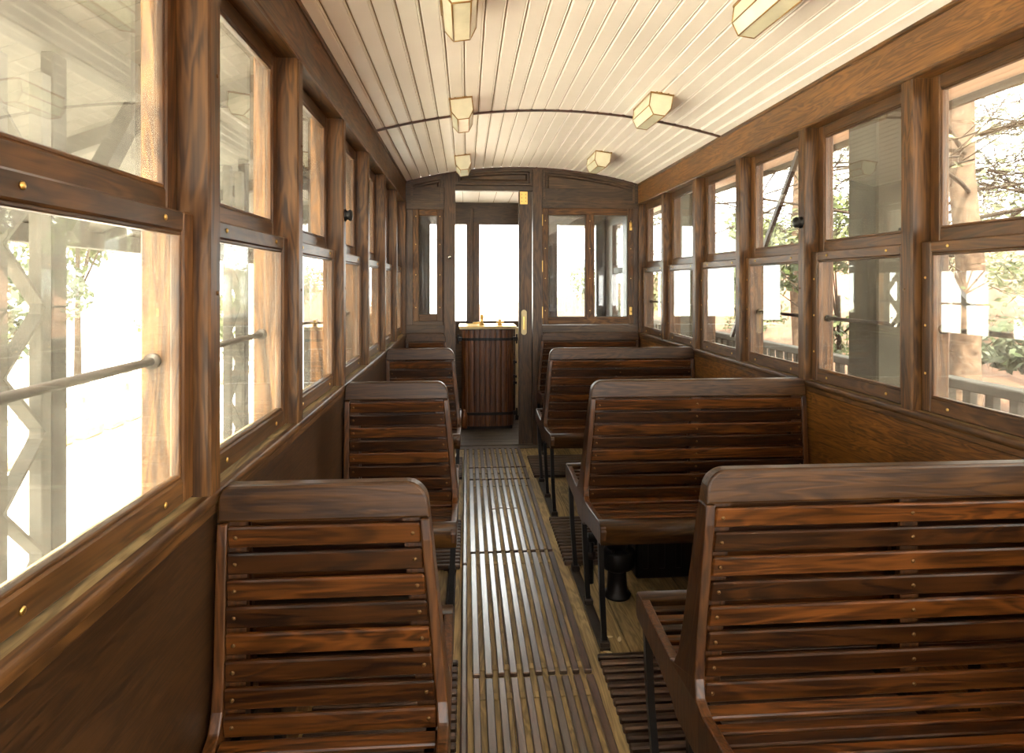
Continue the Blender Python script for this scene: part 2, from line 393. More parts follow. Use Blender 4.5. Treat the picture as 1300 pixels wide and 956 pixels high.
# iron safety rails outside each window bay
for sg, X, posts, wd in ((-1, XLf, POST_L, 'left'), (1, XRf, POST_R, 'right')):
    names = ['fourth', 'third', 'second', 'nearest']
    ys = posts + [YF - .035 + PW]
    for k in range(3, len(ys) - 1):
        a, b = ys[k], ys[k + 1] - PW
        m = MB(); m.bar((X(.108), a - .002, 1.245), (X(.108), b + .002, 1.245), .0085, M['rust'], 10)
        for yy in (a + .006, b - .006): m.bar((X(.108), yy - .006, 1.245), (X(.108), yy + .006, 1.245), .016, M['rust'], 12)
        nth = ['nearest', 'second', 'third', 'fourth', 'fifth', 'sixth', 'farthest'][k - 3]
        tag(m.done('safety_rail'), 'rusty iron safety rail across the %s %s-hand window' % (nth, wd), 'rail', 'iron rails outside the windows')

# ------------------------------------------------------------------ rear wall (behind the viewer)
m = MB()
m.box(XL - .13, XR + .13, YB - .06, YB, -.02, .95, M['endX'], .003)
m.box(XL - .13, XR + .13, YB - .06, YB, 2.09, 2.48, M['endX'], .003)
for a in (XL - .13, -.16, .42, .98, XR + .07): m.box(a, a + .07, YB - .06, YB, .95, 2.09, M['endZ'], .003)
struct(m.done('wall_rear'))

# ------------------------------------------------------------------ end wall with door opening
def zceil(x): return zc(x) + .004
W = MB(); T = .05
def slab(x0, x1, z0, z1=None, mt='endX', y0=YF, y1=YF + T, b=.003, d0=0):
    """board of the end wall; z1=None follows the arch of the ceiling"""
    if z1 is not None: W.box(x0, x1, y0 + d0, y1, z0, z1, M[mt], b); return
    n = 10; xs = [x0 + (x1 - x0) * i / n for i in range(n + 1)]
    W.prism([(x0, z0), (x1, z0)] + [(q, zceil(q)) for q in xs[::-1]], y0 + d0, y1, 'Y', M[mt])
slab(XL - .01, -.187, -.02, .975, 'endX'); slab(.66, XR + .01, -.02, .975, 'endX')
slab(XL - .01, -.187, .975, 1.045, 'endX', YF - .006); slab(.655, XR + .01, .975, 1.040, 'endX', YF - .012)
slab(XL - .01, XR + .01, 2.225, None, 'endX', YF + .028, YF + T + .02)
slab(XL - .01, -.476, 2.231, None, 'endX'); slab(-.199, -.188, 2.231, None, 'endX'); slab(.656, .666, 2.231, None, 'endX'); slab(1.476, XR + .01, 2.231, None, 'endX')
slab(XL - .01, -.455, 1.045, 2.034, 'endZ'); slab(-.200, -.187, 1.045, 2.034, 'endZ'); slab(XL - .01, -.187, 2.035, 2.23, 'endX')
slab(.655, XR + .01, 2.055, 2.23, 'endX'); slab(1.462, XR + .01, 1.04, 2.054, 'endZ'); slab(-.456, -.199, 1.044, 1.080, 'endX', YF - .004)
slab(-.187, -.095, -.02, None, 'endZ', YF - .012, YF + T + .02, .004)       # left door post
slab(.575, .655, -.02, None, 'endZ', YF - .012, YF + T + .02, .004)          # right door post
slab(-.095, .575, 2.20, 2.245, 'endX', YF - .008, YF + T + .01)
endw = struct(W.done('wall_far'))
# raised arched panels above door and windows
def raised(x0, x1, z0, name='panel', lo=.025):
    m = MB(); n = 14
    def ring(i, y):
        a, b = x0 + i, x1 - i; xs = [a + (b - a) * k / n for k in range(n + 1)]
        return [(a, y, z0 + i)] + [(b, y, z0 + i)] + [(q, y, max(z0 + i + .01, zceil(q) - lo - i)) for q in xs[::-1]]
    rings = [ring(0, YF + .026), ring(0, YF - .004), ring(.018, YF - .004), ring(.024, YF + .016), ring(.038, YF + .016), ring(.052, YF + .002), ring(.060, YF + .002)]
    k = len(rings[0]); vs = [v for r in rings for v in r]
    fs = [[j * k + i, j * k + (i + 1) % k, (j + 1) * k + (i + 1) % k, (j + 1) * k + i] for j in range(len(rings) - 1) for i in range(k)]
    fs.append([(len(rings) - 1) * k + i for i in range(k)])
    m.add(vs, fs, M['endX']); return m.done(name, parent=endw)
raised(-.475, -.200, 2.085, 'arched_panel', .03); raised(-.085, .565, 2.250, 'arched_panel', .022); raised(.667, 1.475, 2.105, 'arched_panel', .026)
# windows of the end wall
def end_window(x0, x1, z0, z1, mulls, fr, n, depth=0.):
    root = sroot('window_%d' % n)
    m = MB(); y0, y1 = YF - .014 + depth, YF + .035
    m.box(x0, x0 + fr, y0, y1, z0, z1, M['wZ'], .004); m.box(x1 - fr, x1, y0, y1, z0, z1, M['wZ'], .004)
    m.box(x0 + fr, x1 - fr, y0 + .0005, y1, z1 - fr * 1.1, z1, M['wX'], .004); m.box(x0 + fr, x1 - fr, y0 + .0005, y1, z0, z0 + fr * 1.2, M['wX'], .004)
    for a, b in mulls: m.box(a, b, y0 + .001, y1, z0 + fr, z1 - fr, M['wZ'], .004)
    f = m.done('window_frame', parent=root)
    e = [x0 + fr] + [q for ab in mulls for q in ab] + [x1 - fr]
    for i in range(0, len(e), 2):
        m = MB(); m.box(e[i], e[i + 1], YF + .008, YF + .012, z0 + fr, z1 - fr, M['glassend'], .0005); m.done('glass_pane', parent=f)
        m = MB(); zz0, zz1 = z0 + fr * 1.2, z1 - fr * 1.1      # pale putty line around the pane
        m.box(e[i], e[i + 1], YF + .0, YF + .008, zz0, zz0 + .006, M['palegrey'], .001); m.box(e[i], e[i + 1], YF, YF + .008, zz1 - .006, zz1, M['palegrey'], .001)
        m.box(e[i], e[i] + .006, YF + .0, YF + .008, zz0, zz1, M['palegrey'], .001); m.box(e[i + 1] - .006, e[i + 1], YF, YF + .008, zz0, zz1, M['palegrey'], .001)
        m.done('putty', parent=f)
    for zz in (z0 + .12, z0 + .4, z0 + .66, z0 + .9):
        for a in [x0 + fr * .5, x1 - fr * .5] + [(p + q) / 2 for p, q in mulls]:
            if zz < z1 - .03: screw(f, (a, y0, zz), (0, 0, -PI / 2), .7)
    return root
end_window(-.455, -.200, 1.075, 2.035, [], .050, 21)
rw = end_window(.657, 1.462, 1.045, 2.055, [(1.036, 1.112)], .052, 22)
m = MB()
for z_ in (1.90, 1.16):
    m = MB(); m.box(1.424, 1.446, YF - .020, YF - .013, z_ - .035, z_ + .035, M['brass'], .003)
    m.bar((1.435, YF - .03, z_ - .01), (1.435, YF - .03, z_ + .03), .006, M['brass'])
    m.bar((1.435, YF - .016, z_), (1.435, YF - .032, z_), .004, M['brass']); m.done('latch', parent=rw)
m = MB()
for z_ in (1.95, 1.55, 1.15): m.box(.655, .661, YF - .020, YF - .013, z_ - .05, z_ + .05, M['brass'], .002)
m.done('hinge_plate', parent=rw)
# open door leaf seen at the right of the doorway
dr = sroot('door_1')
m = MB()
m.box(.452, .568, YF - .006, YF + .034, .006, 2.198, M['endZ'], .004)
m.box(.452, .470, YF - .012, YF - .004, .006, 2.198, M['endZ'], .003)
leaf = m.done('door_leaf', parent=dr)
m = MB(); m.box(.462, .528, YF - .020, YF - .012, 2.085, 2.195, M['brass'], .002)
for a in (.478, .512):
    for b in (2.11, 2.14, 2.17): m.lathe([(.005, 0), (.004, -.003), (.001, -.004)], (a, YF - .020, b), M['came'], 8, 'Y')
m.done('hinge', parent=leaf)
m = MB(); pr = [(.022 * math.sin(t), .085 * math.cos(t) if abs(math.cos(t)) > .3 else .085 * math.cos(t)) for t in [2 * PI * i / 20 for i in range(20)]]
pts = [(.497 + .023 * math.cos(t), 1.065 + math.copysign(.085, math.sin(t)) + .023 * math.sin(t)) for t in [2 * PI * (i + .5) / 20 for i in range(20)]]
m.prism(pts, YF - .026, YF - .010, 'Y', M['creampaint'])
m.box(.490, .504, YF - .040, YF - .024, 1.00, 1.12, M['brass'], .004); m.done('door_handle', parent=leaf)
m = MB(); c = (-.142, YF - .012, 1.628)
m.lathe([(.020, 0), (.020, -.003), (.010, -.006), (.010, -.018), (.015, -.026), (.010, -.034), (.002, -.036)], c, M['chrome'], 16, 'Y')
tag(m.done('door_catch'), 'small round steel catch on the left door post', 'catch')
m = MB(); m.box(-.187, .575, YF - .02, YF + .075, .0, .012, M['floorX'], .004); struct(m.done('trim_threshold'))

# ------------------------------------------------------------------ driver's vestibule beyond the door
YV = 6.72
V = MB()
V.box(XL - .02, XR + .02, YV, YV + .06, -.02, 1.0, M['endX'], .003)
V.box(XL - .02, XR + .02, YV, YV + .06, 2.03, 2.46, M['endX'], .003)
for a, b in ((XL - .02, -.385), (.0, .14), (.83, .975), (1.40, XR + .02)): V.box(a, b, YV, YV + .06, .98, 2.05, M['endZ'], .003)
V.box(.045, .075, YV - .02, YV, .98, 2.2, M['endZ'], .004)
struct(V.done('wall_vestibule_front'))
for sg, xw, nm in ((-1, XL, 'left'), (1, XR, 'right')):
    V = MB(); X = lambda o: xw + sg * o
    V.box(X(0), X(.06), YF + T, YV, -.02, .98, M['endZ'], .003); V.box(X(0), X(.06), YF + T, YV, 2.0, 2.3, M['endZ'], .003)
    for a, b in ((YF + T, 5.58), (5.80, 5.99), (6.42, YV)): V.box(X(0), X(.06), a, b, .98, 2.0, M['endZ'], .003)
    for a, b in ((5.58, 5.80), (5.99, 6.42)): V.box(X(.01), X(.05), a, b, 1.50, 1.56, M['palegrey'], .003)
    struct(V.done('wall_vestibule_' + nm))
    for i, (a, b) in enumerate(((5.58, 5.80), (5.99, 6.42))):
        g = MB(); g.box(X(.03), X(.034), a, b, .98, 2.0, M['glass'], .0004)
        o = struct(g.done('window_%d' % (23 + i + (2 if sg > 0 else 0))))
V = MB(); n = 24
for i in range(n):
    y = YF + T + (YV - YF - T) * i / n
    V.box(XL, XR, y + .001, y + (YV - YF - T) / n - .001, 2.262, 2.28, M['cream'], .003)
V.box(XL - .06, XR + .06, YF + T, YV + .05, 2.279, 2.32, M['groove'], .002)
for q in range(12): V.box(XL + .16 * (q + 1), XL + .16 * (q + 1) + .004, YF + T, YV, 2.258, 2.264, M['groove'], .0005)
struct(V.done('ceiling_vestibule'))
for i, (a, b) in enumerate(((-.385, 0), (.14, .83), (.975, 1.40))):
    g = MB(); g.box(a, b, YV + .028, YV + .032, 1.0, 2.03, M['glassend'], .0004); struct(g.done('window_%d' % (27 + i)))
# cabinet
cb = thing('driver_cabinet', 'driver\'s upright wooden control cabinet with iron bands in the doorway', 'cabinet', (.205, 6.10, 0))
m = MB(); nb = 9; pts_o = []
hw, dp = .247, .30
def prof(t):      # front face bulges a little, corners are round
    x = -hw + 2 * hw * t; e = 1 - abs(2 * t - 1); return x, -.02 * math.sin(PI * t) - .035 * min(1, e / .16) ** .5
for i in range(nb):
    ts = [(i + k / 3) / nb for k in range(4)]; fr = [prof(t) for t in ts]
    ins = [(x, y + .022) for x, y in fr[::-1]]
    fr[0] = (fr[0][0] + .001, fr[0][1] + .002); fr[-1] = (fr[-1][0] - .001, fr[-1][1] + .002)
    m.prism(fr + ins, .03, .955, 'Z', M['barrel'])
m.box(-hw, -hw + .02, 0, dp, .03, .955, M['barrel'], .003); m.box(hw - .02, hw, 0, dp, .03, .955, M['barrel'], .003)
m.box(-hw + .02, hw - .02, .29, dp, .03, .955, M['barrel'], .002)
body = m.done('body', parent=cb)
m = MB(); m.box(-hw + .01, hw - .01, -.035, dp, .0, .035, M['iron'], .004); m.done('plinth', parent=cb)
for z_ in (.865, .150):
    m = MB(); fr = [prof(i / 24) for i in range(25)]
    m.prism([(x * 1.012, y - .007) for x, y in fr] + [(x, y + .004) for x, y in fr[::-1]], z_ - .013, z_ + .013, 'Z', M['iron'])
    for sx in (-1, 1): m.box(sx * hw, sx * (hw + .045), -.03, .0, z_ - .020, z_ + .020, M['iron'], .005); m.bar((sx * (hw + .035), -.015, z_ - .045), (sx * (hw + .035), -.015, z_ + .045), .008, M['iron'])
    m.done('iron_band', parent=cb)
for z_ in (.64, .50, .44):
    m = MB(); m.bar((hw, -.02, z_), (hw + .035, -.02, z_), .012, M['iron']); m.box(hw, hw + .02, -.035, -.005, z_ - .02, z_ + .02, M['iron'], .004); m.done('hinge', parent=cb)
m = MB(); m.box(-hw - .025, hw + .025, -.085, dp + .02, .962, .985, M['creampaint'], .006); m.box(-hw - .03, hw + .03, -.09, dp + .025, .985, .993, M['brass'], .003)
m.box(-hw + .005, hw - .005, -.05, dp, .952, .964, M['iron'], .002); tp = m.done('top_plate', parent=cb)
m = MB(); m.lathe([(.030, 0), (.030, .012), (.014, .02), (.012, .07), (.018, .08), (.014, .1), (.004, .105)], (-.055, .04, .993), M['brass'], 16)
m.bar((-.055, .04, 1.02), (-.14, -.0, 1.018), .008, M['brass']); m.done('drive_handle', parent=cb)
m = MB(); m.lathe([(.026, 0), (.026, .012), (.012, .02), (.012, .045), (.016, .055), (.004, .06)], (.12, .04, .993), M['brass'], 16)
m.bar((.09, .02, 1.022), (.16, .06, 1.022), .008, M['brass']); m.done('reversing_handle', parent=cb)
m = MB(); m.lathe([(.028, .02), (.030, .05), (.030, .15), (.02, .18), (.012, .20)], (-.225, -.085, 0), M['barrel'], 16); m.done('foot_roller', parent=cb)
m = MB(); m.box(.505, .60, 6.44, 6.50, 0, .95, M['creampaint'], .004); m.box(.50, .605, 6.43, 6.51, .0, .05, M['iron'], .003)
tag(m.done('cream_pedestal'), 'narrow cream painted panel standing right of the control cabinet', 'panel')

# ------------------------------------------------------------------ ceiling lamps
def lamp(x, y, label, ln=.33):
    zt = zc(x); tilt = -math.atan((x - XC) / RAD)
    r = thing('ceiling_lamp', label, 'lamp', (x, y, zt), 'ceiling lamps'); r.rotation_euler = (0, -tilt if False else tilt * -1, 0)
    hw_ = .058; sec = [(-hw_, 0), (-hw_, -.065), (-.030, -.108), (.030, -.108), (hw_, -.065), (hw_, 0)]
    tap = .80
    def sect(yy, k): return [(a * (k if abs(a) > 0 else 1), yy, b * (1 if b > -.01 else (.94 if k < 1 else 1))) for a, b in sec]
    A = [(a, 0, b) for a, b in sec]; B = [(a * .98, ln, b * .96) for a, b in sec]
    A = [(a, (.0 if b == 0 else .006), b - .004) for a, _, b in A]
    m = MB(); vs = A + B; fs = [[0, 1, 2, 3, 4, 5][::-1], [6, 7, 8, 9, 10, 11]] + [[i, i + 1, i + 7, i + 6] for i in range(5)]
    m.add(vs, fs, M['lampglass']); m.done('glass_shade', parent=r)
    m = MB(); rr = .0028
    for S in (A, B):
        for i in range(5): m.bar(S[i], S[i + 1], rr, M['came'], 6)
        m.bar(S[0], S[5], rr * 1.4, M['came'], 6)
    for i in range(6): m.bar(A[i], B[i], rr, M['came'], 6)
    m.box(-hw_ - .004, hw_ + .004, -.004, ln + .004, -.008, .004, M['came'], .001)
    m.done('brass_frame', parent=r)
    for sx in (-.03, .03):
        m = MB(); m.lathe([(.005, 0), (.005, .006), (.002, .009)], (sx, -.008, -.006), M['came'], 8); m.done('fixing_knob', parent=r)
    return r
for (x, y, l) in ((-.03, 1.93, 'nearest angular milk glass ceiling lamp on the left-hand side'), (-.03, 3.30, 'second angular milk glass lamp of the left row, before the dark bead'), (-.03, 4.77, 'farthest milk glass ceiling lamp of the left row, above doorway'),
                  (1.0, 1.83, 'nearest angular milk glass lamp of the right ceiling row'), (1.0, 3.16, 'second angular milk glass lamp of the right row, on the dark bead'), (1.01, 4.58, 'farthest milk glass ceiling lamp of the right row, near end wall')):
    lamp(x, y, l)

# ------------------------------------------------------------------ benches
TOP = .980
def outline_half():
    return [(.016, TOP), (.024, TOP - .03), (.030, .86), (.044, .62), (.056, .535), (.074, .500), (.105, .487), (.20, .492), (.36, .506), (.392, .506), (.408, .498), (.414, .480), (.412, .440), (.395, .428), (.20, .414), (.09, .395), (.06, .375)]
def near_y(z):        # slope of the back between top rail and seat
    return .030 + (.86 - z) / (.86 - .535) * .026 if z < .86 else .016 + (TOP - z) / (TOP - .86) * .014
def bench(x0, x1, aisle, yc, label, group, half=False, joint=None, screws=True):
    """double bench: two seats back to back. aisle = +1 when the aisle end is x1, -1 when it is x0"""
    L = x1 - x0; xw = x0 if aisle > 0 else x1
    r = thing('double_bench' if not half else 'single_bench', label, 'bench', ((x0 + x1) / 2, yc, 0), group)
    h = L / 2; wall = -aisle * h
    def W(p):         # the back narrows towards the top at the aisle end
        x, y, z = p; t = max(0, min(1, (z - .50) / (TOP - .50)))
        return (wall + (x - wall) * (1 - .050 * t / L), y, z)
    def fin(m, name, parent=r):
        for v in m.bm.verts: v.co = W(v.co)
        return m.done(name, parent=parent)
    half_o = outline_half()
    if half: full = [(-a, b) for a, b in half_o] + [(0, .375), (0, TOP)]
    else: full = [(-a, b) for a, b in half_o] + [(a, b) for a, b in half_o[::-1]]
    # end frames
    et = .024
    for sx in (-1, 1):
        m = MB(); a, b = (-h, -h + et) if sx < 0 else (h - et, h)
        top_cut = [(y, min(z, TOP - .077)) for y, z in full]
        m.prism(top_cut, a, b, 'X', M['benchEnd'])
        o = fin(m, 'end_frame')
        bv = o.modifiers.new('b', 'BEVEL'); bv.width = .004; bv.segments = 2; bv.limit_method = 'ANGLE'
    sides = (-1,) if half else (-1, 1)
    # top rail with rounded ends
    m = MB(); zl = TOP - .075; n = 8
    def rail_ring(y, ins):
        pts = []; rd = .045
        ra = rd; rwall = .028
        pts.append((-h + ins, y, zl + ins)); 
        rl, rr_ = (rwall, ra) if aisle > 0 else (ra, rwall)
        for i in range(n + 1):
            a = PI - PI / 2 * i / n; pts.append((-h + rl + (rl - ins) * math.cos(a), y, TOP - rl + (rl - ins) * math.sin(a)))
        for i in range(n + 1):
            a = PI / 2 - PI / 2 * i / n; pts.append((h - rr_ + (rr_ - ins) * math.cos(a), y, TOP - rr_ + (rr_ - ins) * math.sin(a)))
        pts.append((h - ins, y, zl + ins)); return pts
    fy = lambda z: near_y(z)
    def shape(y_sign, ins, off):
        return [(x, y_sign * max(.004, (fy(z) + off)), z) for x, _, z in rail_ring(0, ins)]
    rings = [shape(-1, .006, .002), shape(-1, .002, .0005), shape(-1, 0, -.004)]
    if half: rings += [[(x, 0, z) for x, y, z in rail_ring(0, 0)]]
    else: rings += [shape(1, 0, -.004), shape(1, .002, .0005), shape(1, .006, .002)]
    k = len(rings[0]); vs = [v for q in rings for v in q]
    fs = [[j * k + i, j * k + (i + 1) % k, (j + 1) * k + (i + 1) % k, (j + 1) * k + i] for j in range(len(rings) - 1) for i in range(k)]
    fs += [list(range(k))[::-1], [(len(rings) - 1) * k + i for i in range(k)]]
    m.add(vs, fs, M['benchRail']); fin(m, 'top_rail')
    # back slats
    cuts = ([joint] if joint is not None else [])
    for s in sides:
        m = MB(); pitch = .0530; zt = zl - .008; sc = []
        for i in range(8):
            z1 = zt - pitch * i; z0 = z1 - .0445
            ym = near_y((z0 + z1) / 2); tilt = math.atan((near_y(z0) - near_y(z1)) / (z1 - z0))
            R = Matrix.Rotation(tilt * (1 if s < 0 else -1), 3, 'X')
            m.box(-h + et + .0005, h - et - .0005, s * (ym - .014), s * (ym - .001), z0, z1, M['benchX'], .0035, R)
            sc.append((ym - .001, (z0 + z1) / 2))
        # curved-in slats where back runs into seat
        R = Matrix.Rotation((.35 if s < 0 else -.35), 3, 'X')
        m.box(-h + et + .0005, h - et - .0005, s * .066, s * .096, .470, .484, M['benchX'], .003, R)
        bk = fin(m, 'backrest')
        for q in [-h + et, h - et - .04] + [c - (x0 + x1) / 2 - .022 for c in cuts]:     # battens behind the slats
            m = MB()
            m.prism([(s * .008, zl + .004), (s * (near_y(zl) - .0135), zl + .004), (s * (near_y(.53) - .0135), .50), (s * .008, .50)], q, q + (.044 if q != -h + et and q != h - et - .04 else .04), 'X', M['benchEnd'])
            fin(m, 'batten')
        if screws and s < 0:
            for ym, zz in sc:
                for q in [-h + et + .018, h - et - .018] + [c - (x0 + x1) / 2 for c in cuts]:
                    p = W((q, -ym, zz)); screw(bk, p, (0, 0, -PI / 2), .8, True)
        # seat slats and rolled front edge
        m = MB(); n_ = 6
        for i in range(n_):
            a = .106 + i * .0410; z_ = .470 + (a - .1) / .26 * .028
            m.box(-h + et + .0005, h - et - .0005, s * a, s * (a + .0285), z_ - .014, z_ + .001 + .0, M['benchX'], .003)
        a0 = .350
        pr = [(a0, .494), (a0, .507), (.375, .510), (.392, .509), (.404, .502), (.411, .490), (.413, .470), (.412, .432), (.396, .430), (.394, .480), (.385, .494)]
        m.prism([(s * a, b) for a, b in pr], -h + .002, h - .002, 'X', M['benchRail'], True)
        fin(m, 'seat')
    # iron bearers and legs
    for ex in (-h + .03, h - .05) + ((0,) if L > .8 else ()):
        m = MB(); m.box(ex, ex + .02, -.38, (.38 if not half else -.01), .445, .463, M['iron'], .002)
        fin(m, 'iron_bearer')
    ys = (-.345, 0, .345) if not half else (-.345, -.03)
    for ex in (-1, 1):
        for y in ys:
            m = MB(); xa = ex * (h - .012); dx = (.028 if ex * aisle > 0 else 0) * (-1 if False else 1)
            splay = ex * -.022
            a = (xa - ex * .002, y, .445); b = (xa + splay * .4, y * .98, .24); c = (xa + splay, y * .93, .03)
            m.beam(a, b, .020, .022, M['iron'], (0, 1, 0)); m.beam(b, c, .020, .022, M['iron'], (0, 1, 0)); 
            m.box(c[0] - .019, c[0] + .019, c[1] - .024, c[1] + .024, .012, .034, M['rust'], .004)
            m.done('leg', parent=r)
        m = MB(); xr = ex * (h - .034)
        m.box(xr - .020, xr + .020, -.345, (.345 if not half else 0), 0.0, .012, M['rust'], .002)
        m.done('foot_rail', parent=r)
    return r
RX0, RX1 = .494, 1.500; LX0, LX1 = -.514, -.035
GB = 'wooden slatted benches along the car'
bench(RX0, RX1, -1, 1.400, 'wide slatted wooden bench on the right, nearest the viewer', GB, joint=1.0)
bench(RX0, RX1, -1, 2.710, 'wide slatted wooden bench on the right, second row, machine underneath', GB, joint=.985)
bench(RX0, RX1, -1, 4.080, 'wide slatted wooden bench on the right, third row from viewer', GB, joint=.985)
bench(LX0, LX1, 1, 1.365, 'narrow slatted wooden bench on the left, nearest the viewer', GB)
bench(LX0, LX1, 1, 2.730, 'narrow slatted wooden bench on the left, second row from viewer', GB)
bench(LX0, LX1, 1, 4.120, 'narrow slatted wooden bench on the left, third row from viewer', GB)
bench(.60, 1.497, -1, 5.410, 'wide wooden bench against the end wall below its right windows', GB, half=True)
bench(-.511, -.13, 1, 5.410, 'narrow wooden bench against the end wall left of the doorway', GB, half=True)

# ------------------------------------------------------------------ duckboards
SPL = [(1.10, 2.205, 11, 'nearest aisle duckboard of worn lengthwise wooden slats'), (2.225, 3.225, 11, 'second aisle duckboard of worn lengthwise slats, longest reflections'),
       (3.245, 4.43, 11, 'third aisle duckboard of worn lengthwise slats beside second knee space'), (4.45, 4.72, 11, 'short strip of aisle duckboard between two longer ones'), (4.735, 5.27, 11, 'farthest aisle duckboard of lengthwise slats before the doorway')]
GD = 'slatted duckboards down the aisle'
for y0, y1, n, l in SPL:
    m = MB()
    for i in range(10):
        xx = .022 + i * .0445; ya, yb = y0 + random.uniform(0, .006), y1 - random.uniform(0, .006)
        if y0 == 3.245 and i in (3, 4, 5, 6):
            ym = 3.86 + random.uniform(-.01, .01); m.box(xx, xx + .025, ya, ym - .006, .004, .021, M['matY'], .003); m.box(xx, xx + .024, ym + .006, yb, .004, .021, M['matY'], .003)
        else: m.box(xx + random.uniform(-.0015, .0015), xx + .026 + random.uniform(-.002, .002), ya, yb, .004, .021, M['matY'], .003)
    for yy in (y0 + .05, y1 - .09):
        m.box(.02, .445, yy, yy + .03, .0, .005, M['floor'], .001)
    tag(m.done('aisle_duckboard'), l, 'duckboard', GD)
for (y0, y1, l) in ((1.1, 3.10, 'single long aisle slat at the left edge, nearest length'), (3.115, 5.27, 'single long aisle slat at the left edge, farther length')):
    m = MB(); m.box(-.020, .004, y0, y1, .0, .021, M['matY'], .006); tag(m.done('edge_slat'), l, 'slat', 'long edge slats left of the duckboards')
for (y0, y1, w_) in ((1.75, 2.33, 'between the first and second rows'), (3.085, 3.70, 'between the second and third rows'), (4.50, 5.02, 'between third row and end wall')):
    for (a, b, sd_) in ((.485, 1.46, 'right'), (-.50, -.030, 'left')):
        m = MB(); y = y0
        while y < y1:
            m.box(a, b, y, y + .026, .004, .026, M['matX'], .005); y += .0415
        for q in (a + .04, (a + b) / 2, b - .08): m.box(q, q + .04, y0, y1, .0, .006, M['matX'], .001)
        tag(m.done('foot_grate'), 'dark crosswise slatted foot grate on the %s %s' % (sd_, w_), 'foot grate', 'slatted foot grates in the knee spaces')

# ------------------------------------------------------------------ machine under the second right bench
pm = thing('brake_valve', 'black cast iron floor valve with flange under second right bench', 'valve', (.675, 2.79, 0))
m = MB(); m.lathe([(.060, 0), (.062, .012), (.045, .022), (.042, .11), (.05, .125)], (0, 0, 0), M['iron'], 24); m.done('pedestal', parent=pm)
m = MB(); m.lathe([(.05, .12), (.075, .135), (.080, .15), (.080, .205), (.074, .215), (.048, .218)], (0, 0, 0), M['iron'], 24)
for i in range(6):
    a = i * PI / 3; m.lathe([(.008, .215), (.008, .228), (.003, .23)], (.064 * math.cos(a), .064 * math.sin(a), 0), M['rust'], 6)
m.done('flange', parent=pm)
m = MB(); m.lathe([(.048, .218), (.046, .29), (.055, .30), (.055, .312), (.03, .325), (.012, .335), (.011, .43)], (0, 0, 0), M['iron'], 20); m.done('valve_body', parent=pm)
m = MB(); m.bar((0, 0, .262), (-.13, 0, .262), .022, M['iron'], 14); m.bar((-.09, 0, .262), (-.105, 0, .262), .034, M['iron'], 6); m.bar((0, 0, .262), (.14, 0, .262), .022, M['iron'], 14)
m.bar((-.12, 0, .262), (-.12, 0, .06), .014, M['iron'], 12); m.bar((-.12, 0, .2), (-.12, 0, .17), .024, M['rust'], 6); m.done('pipe', parent=pm)
m = MB(); m.box(.80, 1.40, 2.93, 3.08, .0, .415, M['iron'], .01); 
for q in range(7): m.box(.83 + q * .08, .86 + q * .08, 2.925, 2.932, .05, .38, M['iron'], .003)
tag(m.done('heater_box'), 'black ribbed iron box on the floor beneath second right bench', 'box')
# fallen dry leaves
for i, (x, y) in enumerate(((.56, 2.46), (.60, 2.44), (.535, 2.36))):
    m = MB(); a = i * 1.3; s = .012
    P_ = [(s * 1.6 * math.cos(t) * math.cos(a) - s * .6 * math.sin(t) * math.sin(a), s * 1.6 * math.cos(t) * math.sin(a) + s * .6 * math.sin(t) * math.cos(a)) for t in [2 * PI * k / 8 for k in range(8)]]
    m.prism([(x + p, y + q) for p, q in P_], .001, .0025, 'Z', M['creampaint'])
    tag(m.done('dry_leaf'), 'tiny dry leaf fallen on the boards by a right-hand bench foot', 'leaf', 'dry leaves on the floor')

# ------------------------------------------------------------------ outside: ground
m = MB(); m.add([(-60, -40, -.46), (.5, -40, -.46), (.5, 60, -.46), (-60, 60, -.46)], [[0, 1, 2, 3]], M['groundL']); struct(m.done('ground_left', fixn=False))
m = MB(); xs = [.5, 3.2, 5, 7, 9, 12, 16, 24, 40]; zs = [-.46, -.44, -.30, -.05, .3, .9, 2.0, 3.8, 6]; ysn = [-20 + i * 2.2 for i in range(36)]
vs = [(x, y, z + (random.uniform(-.08, .08) if x > 3 else 0)) for y in ysn for x, z in zip(xs, zs)]; k = len(xs)
m.add(vs, [[j * k + i, j * k + i + 1, (j + 1) * k + i + 1, (j + 1) * k + i] for j in range(len(ysn) - 1) for i in range(k - 1)], M['groundR'], True); struct(m.done('ground_right', fixn=False))
# ------------------------------------------------------------------ left: canopy on lattice columns
def lattice(y, label):
    r = thing('lattice_column', label, 'column', (-1.62, y, -.46), 'lattice columns beside the car')
    H = 2.76
    for dy, wd, mt in ((.0, .045, M['palegrey']), (.225, .055, M['palegrey']), (.305, .085, M['greytimber'])):
        m = MB(); m.box(-.025, .025, dy - wd / 2, dy + wd / 2, 0, H if mt is M['greytimber'] else H - .1, mt, .004); m.done('leg', parent=r)
    m = MB(); z = .12; up = True
    while z < H - .35:
        a, b = ((.0, z), (.225, z + .235)) if up else ((.225, z), (.0, z + .235))
        m.beam((.0, a[0], a[1]), (.0, b[0], b[1]), .012, .055, M['palegrey'], (1, 0, 0)); z += .235; up = not up
    m.done('lacing', parent=r)
    m = MB(); m.beam((0, .38, 2.05), (0, .92, 2.72), .07, .08, M['greytimber'], (1, 0, 0)); m.beam((0, 0, 2.05), (0, -.54, 2.72), .07, .08, M['greytimber'], (1, 0, 0)); m.done('knee_brace', parent=r)
for y, l in ((2.30, 'pale lattice column with dark post outside the nearest left window'), (4.42, 'pale lattice column seen through the second left window'), (6.54, 'pale lattice column seen through the third left window')): lattice(y, l)
cn = thing('platform_canopy', 'timber station canopy roof above the lattice columns on the left', 'canopy', (0, 0, 0))
def ch(x): return 2.62 + (x + 1.2) * .37
m = MB()
y = -3.
